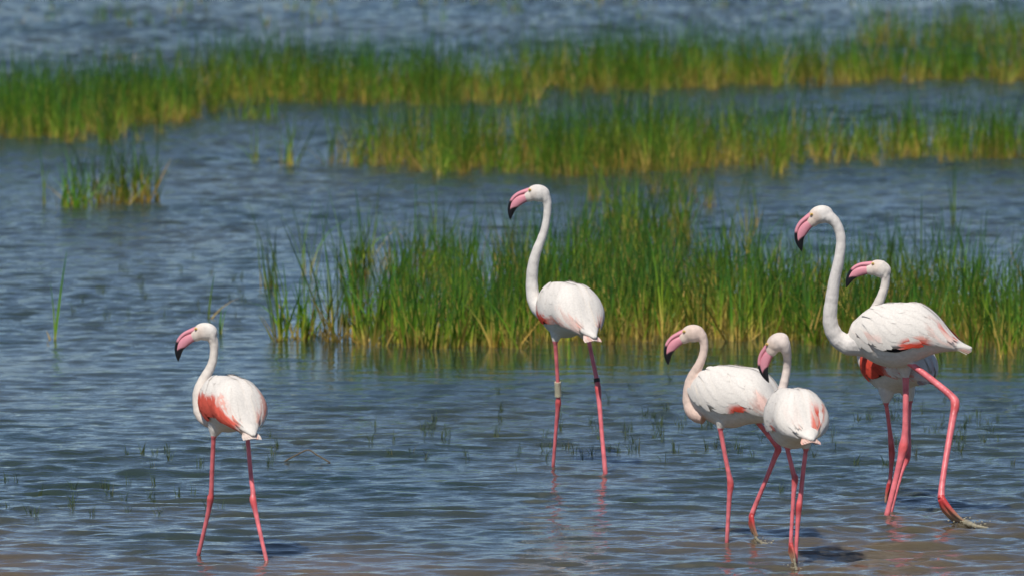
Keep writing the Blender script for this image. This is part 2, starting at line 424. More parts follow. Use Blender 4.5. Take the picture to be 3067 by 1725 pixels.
# small water weeds poking out of the shallows
WEED = np.array([0.065, 0.085, 0.045])
def weed(px, py, r, where):
    p = water(px, py); n = int(r.integers(3, 9))
    h = r.uniform(.02, .075, n); base = np.c_[r.uniform(-.012, .012, n), r.uniform(-.015, .015, n)]
    V, Q, C = blades(base, h, r.uniform(0, 6.3, n), r.uniform(.05, .55, n), r.uniform(0, .4, n), r.uniform(.002, .0042, n),
                     r.uniform(-.6, .6, n), np.full(n, .05), 3, r, -0.02)
    C = C * .22 + WEED * r.uniform(.35, 1.1)
    o = obj('water_weed', fast_mesh('water_weed', V, Q, C), M_REED)
    o.location = (p[0], p[1], 0)
    return tag(o, 'tiny dark sprig of water weed ' + where, 'weed', 'water weed sprigs ' + where)
r = np.random.default_rng(55)
for n_, x0, x1, ym, ysd, where in [(60, 1100, 2050, 1305, 48, 'around the legs of the ringed flamingo'), (95, 1960, 3067, 1290, 55, 'behind the walking flamingos'),
        (26, 0, 700, 1490, 35, 'beside the feet of the lone flamingo'), (14, 380, 1000, 1370, 25, 'below the body of the lone flamingo'),
        (30, 200, 760, 860, 70, 'in the open water behind the lone flamingo'), (18, 880, 1000, 1010, 20, 'at the ragged end of the nearest reed bed')]:
    for k in range(n_): weed(r.uniform(x0, x1), r.normal(ym, ysd), r, where)

# ------------------------------------------------------------------ flamingos
WHITE = np.array([.83, .775, .715]); CREAM = np.array([.79, .715, .645]); HEADP = np.array([.77, .60, .50]); PALE = np.array([.81, .58, .51])
CORAL = np.array([.74, .085, .050]); SALMON = np.array([.76, .27, .20]); BLACK = np.array([.010, .010, .012]); LEG = np.array([.78, .165, .19]); JOINT = np.array([.62, .065, .065])
BILLP = np.array([.74, .30, .36]); GAPE = np.array([.30, .03, .05])
TX = np.array([-.350, -.297, -.235, -.172, -.094, -.016, .063, .141, .203, .228, .240])
TZ = np.array([-.050, -.040, -.017, .010, .017, .000, .000, .004, .000, .000, .000])
TH = np.array([.008, .022, .048, .088, .132, .150, .148, .122, .074, .045, .010])
TW = np.array([.012, .040, .068, .098, .124, .134, .128, .105, .065, .040, .010])
PLUMP = 0.0; DROOP = 0.0
def torso_pt(x, phi, off, side=1.0):
    zc = hermite(TX, TZ, x); hz = hermite(TX, TH, x); wy = hermite(TX, TW, x)
    rear = np.exp(-((x + .19) / .075) ** 2)
    wy = wy + PLUMP * .034 * rear; hz = hz + PLUMP * .022 * rear
    zc = zc - DROOP * np.clip(-.10 - x, 0, 1) ** 1.5
    return np.stack([x, side * (wy + off) * np.sin(phi), zc + (hz + off) * np.cos(phi)], -1)

def tube(P, R, seg=12, cap=True):      # closed tube along P with radii R (R may be (n,2): in-plane, lateral with frame N)
    P = np.asarray(P); n = len(P); V = []; Fc = []
    T = np.gradient(P, axis=0); T /= np.linalg.norm(T, axis=1)[:, None] + 1e-12
    ref = np.array([0, 1.0, 0.1]); 
    for i in range(n):
        a = np.cross(ref, T[i]); a /= np.linalg.norm(a) + 1e-12; b = np.cross(T[i], a)
        for j in range(seg):
            w = 2 * math.pi * j / seg
            V.append(P[i] + R[i] * (math.cos(w) * a + math.sin(w) * b))
    for i in range(n - 1):
        for j in range(seg):
            Fc.append((i*seg+j, i*seg+(j+1) % seg, (i+1)*seg+(j+1) % seg, (i+1)*seg+j))
    V.append(P[0]); V.append(P[-1])
    for j in range(seg):
        Fc.append((n*seg, (j+1) % seg, j)); Fc.append((n*seg+1, (n-1)*seg+j, (n-1)*seg+(j+1) % seg))
    return np.array(V), Fc
def ellipsoid(c, ax, rad, nu=18, nv=12):
    V = []; Fc = []
    for i in range(nv + 1):
        th = math.pi * i / nv
        for j in range(nu):
            w = 2 * math.pi * j / nu
            V.append(c + ax[0]*rad[0]*math.cos(th) + ax[1]*rad[1]*math.sin(th)*math.cos(w) + ax[2]*rad[2]*math.sin(th)*math.sin(w))
    for i in range(nv):
        for j in range(nu): Fc.append((i*nu+j, i*nu+(j+1) % nu, (i+1)*nu+(j+1) % nu, (i+1)*nu+j))
    return np.array(V), Fc
def join(parts):
    V = []; Fc = []; o = 0
    for v, f in parts:
        V.append(v); Fc += [tuple(i + o for i in q) for q in f]; o += len(v)
    return np.vstack(V), Fc
def seg_dist(P, A, B):
    AB = B - A; t = np.clip(((P - A) @ AB) / (AB @ AB + 1e-12), 0, 1)
    return np.linalg.norm(P - A - t[:, None] * AB, axis=1), t

S3 = 657.0
def build_bird(b):
    global PLUMP, DROOP
    label = b['label']; PLUMP = b.get('plump', 1.0); DROOP = b.get('droop', .5)
    # distance of the bird: mean of the planted feet on the water
    pf = [water(*l['pts'][-1][:2]) for l in b['legs'] if l['planted']]
    d0 = b.get('d', float(np.mean([p[1] for p in pf])))
    S = FPX / d0
    th = math.radians(b['heading']); pit = math.radians(b['pitch']); sc = b['scale']
    Fw = np.array([-math.cos(th), math.sin(th), 0]); Lf = np.array([-math.sin(th), -math.cos(th), 0]); Up = np.array([0, 0, 1.0])
    F2 = Fw * math.cos(pit) + Up * math.sin(pit); U2 = Up * math.cos(pit) - Fw * math.sin(pit)
    C0 = at(b['centre'][0], b['centre'][1], d0)
    base = np.array([C0[0], C0[1], 0.0])
    root = empty('flamingo', base); tag(root, label, 'flamingo', 'flamingos wading in the shallow lake')
    sz = b.get('sz', 1.0); sw = b.get('sw', 1.0)
    def TW_(v): return C0 + sc * (v[..., 0:1] * F2 + v[..., 1:2] * Lf * sw + v[..., 2:3] * U2 * sz)
    def rel(V): return V - base
    parts = []
    # torso
    xs = np.concatenate([np.linspace(TX[0], -.24, 8)[:-1], np.linspace(-.24, .2, 26)[:-1], np.linspace(.2, .24, 6)])
    ph = np.linspace(0, 2*math.pi, 33)[:-1]
    G = np.array([torso_pt(np.full(32, x), ph, 0.0) for x in xs])
    V = TW_(G.reshape(-1, 3)); n = len(xs); Fc = []
    for i in range(n-1):
        for j in range(32): Fc.append((i*32+j, i*32+(j+1) % 32, (i+1)*32+(j+1) % 32, (i+1)*32+j))
    V = np.vstack([V, V[:32].mean(0), V[-32:].mean(0)])
    for j in range(32): Fc.append((n*32, (j+1) % 32, j)); Fc.append((n*32+1, (n-1)*32+j, (n-1)*32+(j+1) % 32))
    parts.append((V, Fc))
    # neck
    nk = np.array([list(at(x, y, d0 + do)) + [r_ / S] for (x, y, r_, do) in b['neck']])
    nsp = spline(nk, 7); nsp[:, 3] *= 1 + .035 * np.sin(np.arange(len(nsp)) * 1.1 + b['seed']) * np.random.default_rng(b['seed']).random(len(nsp)); parts.append(tube(nsp[:, :3], nsp[:, 3] + .0008, 16))
    # head, built in its own frame (forward, up, side) around the eye
    hd = b['head']; psi = math.radians(hd['yaw']); rp = math.radians(hd['pitch']); hs = hd.get('scale', 1.0)
    fh = np.array([-math.cos(psi), math.sin(psi), 0]); lh = np.array([-math.sin(psi), -math.cos(psi), 0])
    f2 = fh * math.cos(rp) - Up * math.sin(rp); u2 = Up * math.cos(rp) + fh * math.sin(rp)
    E0 = at(hd['eye'][0], hd['eye'][1], d0 + hd['do'])
    def HW(px, py, lat): return E0 + hs * (-(px - 2046) / S3 * f2 - (py - 992) / S3 * u2 + lat / S3 * lh)
    parts.append(ellipsoid(HW(2076, 998, 0), [(HW(2075, 998, 0) - HW(2076, 998, 0)) * S3 / hs, u2, lh], np.array([36, 27, 21.5]) / S3 * hs))
    parts.append(ellipsoid(HW(2055, 1006, 0), [HW(2054, 1006.3, 0)*S3/hs - HW(2055, 1006, 0)*S3/hs, u2, lh], np.array([24, 22.5, 15]) / S3 * hs))
    if hd.get('nape', True): parts.append(ellipsoid(HW(2097, 1004, 0), [(HW(2096.4, 1003.2, 0) - HW(2097, 1004, 0)) * S3 / hs, u2, lh], np.array([22, 21, 18]) / S3 * hs))
    # legs
    legpolys = []
    for l in b['legs']:
        hip = C0 + Lf * l['side'] * .045
        dh = hip[1]
        p_end = l['pts'][-1]
        de = water(p_end[0], p_end[1])[1] if l['planted'] else d0 + l['do']
        ys = np.array([p[1] for p in l['pts']], float); tt = (ys - ys[0]) / (ys[-1] - ys[0])
        tt = np.clip(tt, 0, 1.0)
        pts = [list(at(p[0], p[1], dh + (de - dh) * t)) + [p[2] / S] for p, t in zip(l['pts'], tt)]
        top = np.array(pts[0][:3]); inside = C0 * .55 + top * .45 + Lf * l['side'] * .02
        # feathered thigh
        thp = np.array([list(inside) + [.050], list(inside * .45 + top * .55) + [.036 * l.get('thigh', 1)], list(top) + [.0155], list(np.array(pts[0][:3]) * .9 + np.array(pts[1][:3]) * .1) + [.0100]])
        ts = spline(thp, 5); parts.append(tube(ts[:, :3], np.maximum(ts[:, 3], .009), 14))
        if l['planted']:
            a, c = np.array(pts[-2]), np.array(pts[-1]); dr = (c[:3] - a[:3]); dr /= np.linalg.norm(dr)
            e = c[:3] + dr * (.10 / -dr[2]); pts.append(list(e) + [c[3]])
            toe0 = e
            for da in (-.5, 0, .5):
                tv = np.array([-math.cos(th + da), math.sin(th + da), 0]) * .085 + np.array([0, 0, -.012])
                tp = np.array([list(toe0) + [.008], list(toe0 + tv * .5) + [.006], list(toe0 + tv) + [.004]])
                t2 = spline(tp, 3); parts.append(tube(t2[:, :3], np.maximum(t2[:, 3], .004), 8))
        L4 = spline(pts, 6)
        parts.append(tube(L4[:, :3], L4[:, 3] + .0002, 12))
        legpolys.append(L4)
        for toe in l.get('toes', []):
            tp = np.array([list(at(x, y, de + do)) + [r_ / S] for (x, y, r_, do) in toe])
            t2 = spline(tp, 4); parts.append(tube(t2[:, :3], np.maximum(t2[:, 3], .0062), 10)); legpolys.append(t2)
    V, Fc = join(parts)
    me = mesh_from('tmp', rel(V), Fc)
    ob = bpy.data.objects.new('tmp', me); scene.collection.objects.link(ob)
    rm = ob.modifiers.new('r', 'REMESH'); rm.mode = 'VOXEL'; rm.voxel_size = .0042; rm.use_smooth_shade = True
    sm = ob.modifiers.new('s', 'SMOOTH'); sm.factor = .5; sm.iterations = 3
    dg = bpy.context.evaluated_depsgraph_get()
    bm_ = bpy.data.meshes.new_from_object(ob.evaluated_get(dg)); bm_.name = 'flamingo_body'
    bpy.data.objects.remove(ob); bpy.data.meshes.remove(me)
    co = np.empty(len(bm_.vertices) * 3, np.float32); bm_.vertices.foreach_get('co', co); co = co.reshape(-1, 3) + base
    # colours
    nz = noise2(co[:, 0] * 1.0 + co[:, 1], co[:, 2], 41, .02)[:, None]
    col = np.tile(WHITE, (len(co), 1))
    body_tint = b.get('tint', CREAM)
    dn = np.full(len(co), 9.0); tn = np.zeros(len(co))
    for i in range(0, len(nsp) - 1):
        d_, _ = seg_dist(co, nsp[i, :3], nsp[i+1, :3]); k = d_ - nsp[i, 3] < dn
        dn[k] = (d_ - nsp[i, 3])[k]; tn[k] = i / len(nsp)
    kneck = (1 - sstep(.004, .014, dn))[:, None]
    col = col * (1 - kneck) + body_tint * kneck
    dh_ = np.linalg.norm((co - HW(2052, 1003, 0)), axis=1)[:, None]
    hb = (1 - sstep(.030, .058, dh_)) * hd.get('pink', .8)
    col = col * (1 - hb) + HEADP * hb
    loc = (co - C0) @ np.stack([F2, Lf, U2], 1) / sc
    belly = sstep(-.06, -.14, loc[:, 2])[:, None] * sstep(.06, .0, dn)[:, None] * b.get('belly', .5)
    col = col * (1 - belly) + np.array([.80, .56, .47]) * belly
    alpha = np.zeros(len(co))
    dl = np.full(len(co), 9.0)
    for L4 in legpolys:
        for i in range(len(L4) - 1):
            d_, _ = seg_dist(co, L4[i, :3], L4[i+1, :3]); dl = np.minimum(dl, d_ - L4[i, 3])
    topz = min(max(L4[0, 2] for L4 in legpolys), C0[2])
    isleg = (dl < .004)
    for L4 in legpolys[:]:
        pass
    for l, L4 in zip(b['legs'], [q for q in legpolys if q[0, 3] > 0 and len(q) > 20]):
        d_ = np.full(len(co), 9.0); jn = np.zeros(len(co))
        hz = at(l['pts'][l['hock']][0], l['pts'][l['hock']][1], d0)
        for i in range(len(L4) - 1):
            dd, _ = seg_dist(co, L4[i, :3], L4[i+1, :3]); d_ = np.minimum(d_, dd - L4[i, 3])
        jn = np.exp(-((co[:, 2] - hz[2]) / .028) ** 2)
        k = (d_ < .005) & (co[:, 2] < L4[0, 2] + .002)
        cl = LEG * (1 - jn[:, None] * .8) + JOINT * jn[:, None] * .8
        wet = sstep(.10, .0, co[:, 2])[:, None]; sc_ = noise2(co[:, 2], co[:, 2] * .1, 44, .03)[:, None]; cl = cl * (.78 + .30 * nz + .25 * sc_) * (1 - .22 * wet) + np.array([.05, .05, .045]) * sc_; col[k] = cl[k]; alpha[k] = 1
    for L4 in [q for q in legpolys if len(q) <= 20]:
        d_ = np.full(len(co), 9.0)
        for i in range(len(L4) - 1):
            dd, _ = seg_dist(co, L4[i, :3], L4[i+1, :3]); d_ = np.minimum(d_, dd - L4[i, 3])
        k = d_ < .004; f_ = sstep(.10, .02, co[:, 2])[:, None]
        col[k] = (JOINT * (1 - f_) + np.array([.42, .27, .17]) * f_)[k]; alpha[k] = 1
    col = np.clip(col * (1 + .05 * (nz - .5)), 0, 1)
    set_cols(bm_, np.c_[col, alpha].astype(np.float32))
    bm_.materials.clear(); bm_.materials.append(M_BODY)
    body = obj('body', bm_, M_BODY, root)
    # bill: two mandibles
    def mandible(name, sta, kind):
        P = spline(np.array(sta, float), 5); V = []; C = []; seg = 14; n = len(P)
        T = np.gradient(P[:, :2], axis=0); T /= np.linalg.norm(T, axis=1)[:, None]
        N = np.c_[T[:, 1], -T[:, 0]]      # points to the culmen side
        for i in range(n):
            f = i / (n - 1)
            for j in range(seg):
                w = 2*math.pi*j/seg; cu = math.cos(w)
                V.append(HW(P[i, 0] + N[i, 0]*P[i, 2]*cu, P[i, 1] + N[i, 1]*P[i, 2]*cu, P[i, 3]*math.sin(w)))
                c = BILLP.copy()
                lim = .60 - .10 * cu if kind == 'lower' else .53
                if kind == 'upper': c = c * (1.05 if abs(cu) < .95 else .9)
                k = float(sstep(lim - .03, lim + .03, f)); c = c * (1 - k) + BLACK * k
                if kind == 'lower' and (cu < -.93 or cu > .85): c = c * .45 + GAPE * .55 if f < lim else c
                C.append(c)
        Fc = [(i*seg+j, i*seg+(j+1) % seg, (i+1)*seg+(j+1) % seg, (i+1)*seg+j) for i in range(n-1) for j in range(seg)]
        V.append(np.mean(V[:seg], 0)); C.append(BILLP); V.append(np.mean(V[(n-1)*seg:n*seg], 0)); C.append(BLACK)
        for j in range(seg): Fc.append((n*seg, (j+1) % seg, j)); Fc.append((n*seg+1, (n-1)*seg+j, (n-1)*seg+(j+1) % seg))
        return obj(name, mesh_from(name, rel(np.array(V)), Fc, np.array(C)), M_BILL, root)
    mandible('lower_bill', [(2050,1014,13,9.5),(2040,1017,13.5,9.5),(2029,1023,14.5,9.5),(2018,1032,15,9),(2009,1043,13.5,8),(2004,1056,10.5,6.5),(2002,1069,8,5),(2001.5,1080,5.5,3.5),(2002,1090,1.5,1.5)], 'lower')
    mandible('upper_bill', [(2052,994,11,10),(2043,996,9,9.5),(2030,1001,7,9),(2014,1010,6,8),(2002,1023,5.5,7),(1995,1038,5,6),(1993,1054,5,5.2),(1995,1070,4.5,4.2),(1999,1084,3,2.6),(2002,1093,1,1)], 'upper')
    for sd in (1, -1):
        v, f = ellipsoid(HW(2048, 991, sd * 15.5), [f2, u2, lh], np.array([5.2, 4.2, 3.0]) / S3 * hs, 10, 8)
        dd = np.linalg.norm(v - HW(2048, 991, sd * 18.5), axis=1)
        cc = np.where((dd < .0032)[:, None], BLACK, np.array([.75, .50, .16]))
        obj('eye', mesh_from('eye', rel(v), f, cc), M_BILL, root)
    # wings with their feathers
    rr = np.random.default_rng(b['seed'])
    def draw_strengths():
        return [(1.0 if p[5] >= .85 else rr.uniform(.65, 1.0) if rr.random() < p[5] else rr.uniform(0, .22)) for p in b['patches']]
    def zone(x, phd, side, st, jx=0.0, jp=0.0, shade=1.0):
        c = WHITE.copy()
        for (x0, x1, p0, p1, cc, pr, sd), s_ in zip(b['patches'], st):
            if sd in (0, side):
                w = float(sstep(-.015, .02, x + jx - x0)) * float(sstep(-.015, .02, x1 - x - jx)) * float(sstep(-3, 7, phd + jp - p0)) * float(sstep(-3, 7, p1 - phd - jp))
                c = c * (1 - w * s_) + cc * shade * w * s_
        return c
    shell_st = [p[5] * 1.0 for p in b['patches']]
    for side in (1, -1):
        xs = np.linspace(.205, -.285, 30); nph = 16; V = []; C = []; Fc = []
        for i, x in enumerate(xs):
            f = i / 29
            lo = math.radians(np.interp(x, [-.285, -.22, -.1, .1, .205], [92, 102, 108, 108, 92]))
            hi = math.radians(np.interp(x, [-.285, -.2, 0, .15, .205], [8, 3, 2, 12, 50]))
            for j in range(nph):
                g = j / (nph - 2) if j < nph - 1 else 1.0
                p = hi + (lo - hi) * g
                of = .013 * min(1, 5 * f, 6 * (1 - f) + .1) * (min(1, 4 * g + .35)) - .002
                if j == nph - 1: of = -.012
                V.append(torso_pt(np.array(x), np.array(p), of, side)); 
                c = zone(x, math.degrees(p), side, shell_st)
                C.append(c)
        for i in range(29):
            for j in range(nph - 1):
                q = (i*nph+j, i*nph+j+1, (i+1)*nph+j+1, (i+1)*nph+j); Fc.append(q if side < 0 else q[::-1])
        C = np.array(C).reshape(30, nph, 3)
        C2 = C.copy(); C2[1:-1] = (C[:-2] + 2*C[1:-1] + C[2:]) / 4
        wing = obj('wing', mesh_from('wing', rel(TW_(np.array(V))), Fc, C2.reshape(-1, 3)), M_FEATHER, root)
        def feather(x0, p0, L, W, al, c, o0, o1, parent):
            V = []; C = []; Fc = []; nt = 6; jit = rr.uniform(-6, 6); jx = rr.uniform(-.012, .012); shade = rr.uniform(.8, 1.15); lum = rr.uniform(.965, 1.02); st = draw_strengths()
            rad = float(hermite(TX, (TH + TW) / 2, np.array(x0))) + .01
            for i in range(nt + 1):
                t = i / nt; w = W * (np.interp(t, [0, .15, .55, .85, 1], [.55, .9, 1, .72, .10]))
                for s_, lift in ((-1, 0), (0, .0008), (1, 0)):
                    p0 = max(p0, .02); dx = -L * t * math.cos(al) + s_ * w * math.sin(al)
                    dp = (L * t * math.sin(al) + s_ * w * math.cos(al)) / rad
                    x = max(-.345, x0 + dx)
                    V.append(torso_pt(np.array(x), np.array(max(p0 + dp, .015)), o0 + (o1 - o0) * t + lift, side))
                    k = c if c is not None else np.clip(zone(x, math.degrees(p0 + dp), side, st, jx, jit, shade) * lum, 0, 1)
                    C.append(k * (.97 + .05 * (s_ == 0)))
            for i in range(nt):
                for j in range(2):
                    q = (i*3+j, i*3+j+1, (i+1)*3+j+1, (i+1)*3+j); Fc.append(q if side < 0 else q[::-1])
            return obj('feather', mesh_from('feather', rel(TW_(np.array(V))), Fc, np.array(C)), M_FEATHER, parent)
        for ri, pdeg in enumerate([97, 84, 70, 57, 45, 33, 22]):
            step = .056
            for x0 in np.arange(-.20, .20, step):
                x = x0 + rr.uniform(-.01, .01) + (ri % 2) * step / 2
                if x > .17 and (pdeg < 60): continue
                p = math.radians(pdeg + rr.uniform(-4, 4))
                al = math.radians(np.interp(pdeg, [13, 56, 97], [22, 44, 20]) + rr.uniform(-6, 6))
                L = np.interp(x, [-.2, 0, .18], [.10, .135, .085]) * rr.uniform(.8, 1.2)
                lay = .0006 * ri
                feather(x, p, L, L * .155, al, None, .0100 + lay, .0110 + lay + rr.uniform(0, .0008), wing)
        # long tertials and flight feathers closing over the tail
        for k in range(9):
            pdeg = 28 + 8 * k; x = -.13 - .008 * (k % 3)
            feather(x, math.radians(pdeg), rr.uniform(.13, .17) * (1 - .03 * k), .017, math.radians(6 + rr.uniform(-3, 3)), None, .012, .011, wing)
        for k in range(b.get('black', 4)):
            feather(.09 - .045 * k, math.radians(109 + rr.uniform(-2, 3)), .10, .012, math.radians(3), BLACK, .004, .007, wing)
    # tail
    V = []; C = []; Fc = []
    tl = []
    for k in range(7):
        a = math.radians(-24 + 8 * k)
        W = .024; vs_ = []
        for i in range(6):
            t = i / 5; w = W * np.interp(t, [0, .5, .85, 1], [.6, 1, 1.0, .55])
            for s_ in (-1, 0, 1):
                r_ = .105 * t * (1 - .03 * abs(k - 3))
                vs_.append((-.245 - r_ * math.cos(a) - s_*w*math.sin(a)*.3, r_ * math.sin(a) + s_ * w * math.cos(a), -.022 - DROOP * .055 - (.36 + DROOP * .9) * r_ - .006 * abs(k - 3) + .002 * (s_ == 0)))
        tl.append(np.array(vs_))
    faces = []
    for i in range(5):
        for j in range(2): faces.append((i*3+j, i*3+j+1, (i+1)*3+j+1, (i+1)*3+j))
    tailo = obj('tail', mesh_from('tail', rel(TW_(tl[3])), faces, np.tile(b.get('tailc', WHITE*.97), (18, 1))), M_FEATHER, root)
    for k in (0, 1, 2, 4, 5, 6):
        c = b.get('tailc', WHITE * .97) * (1 - .1 * rr.random()); 
        if rr.random() < .5: c = c * .5 + SALMON * .35 + PALE * .15
        obj('feather', mesh_from('feather', rel(TW_(tl[k])), faces, np.tile(c, (18, 1))), M_FEATHER, tailo)
    return root, d0, S, base

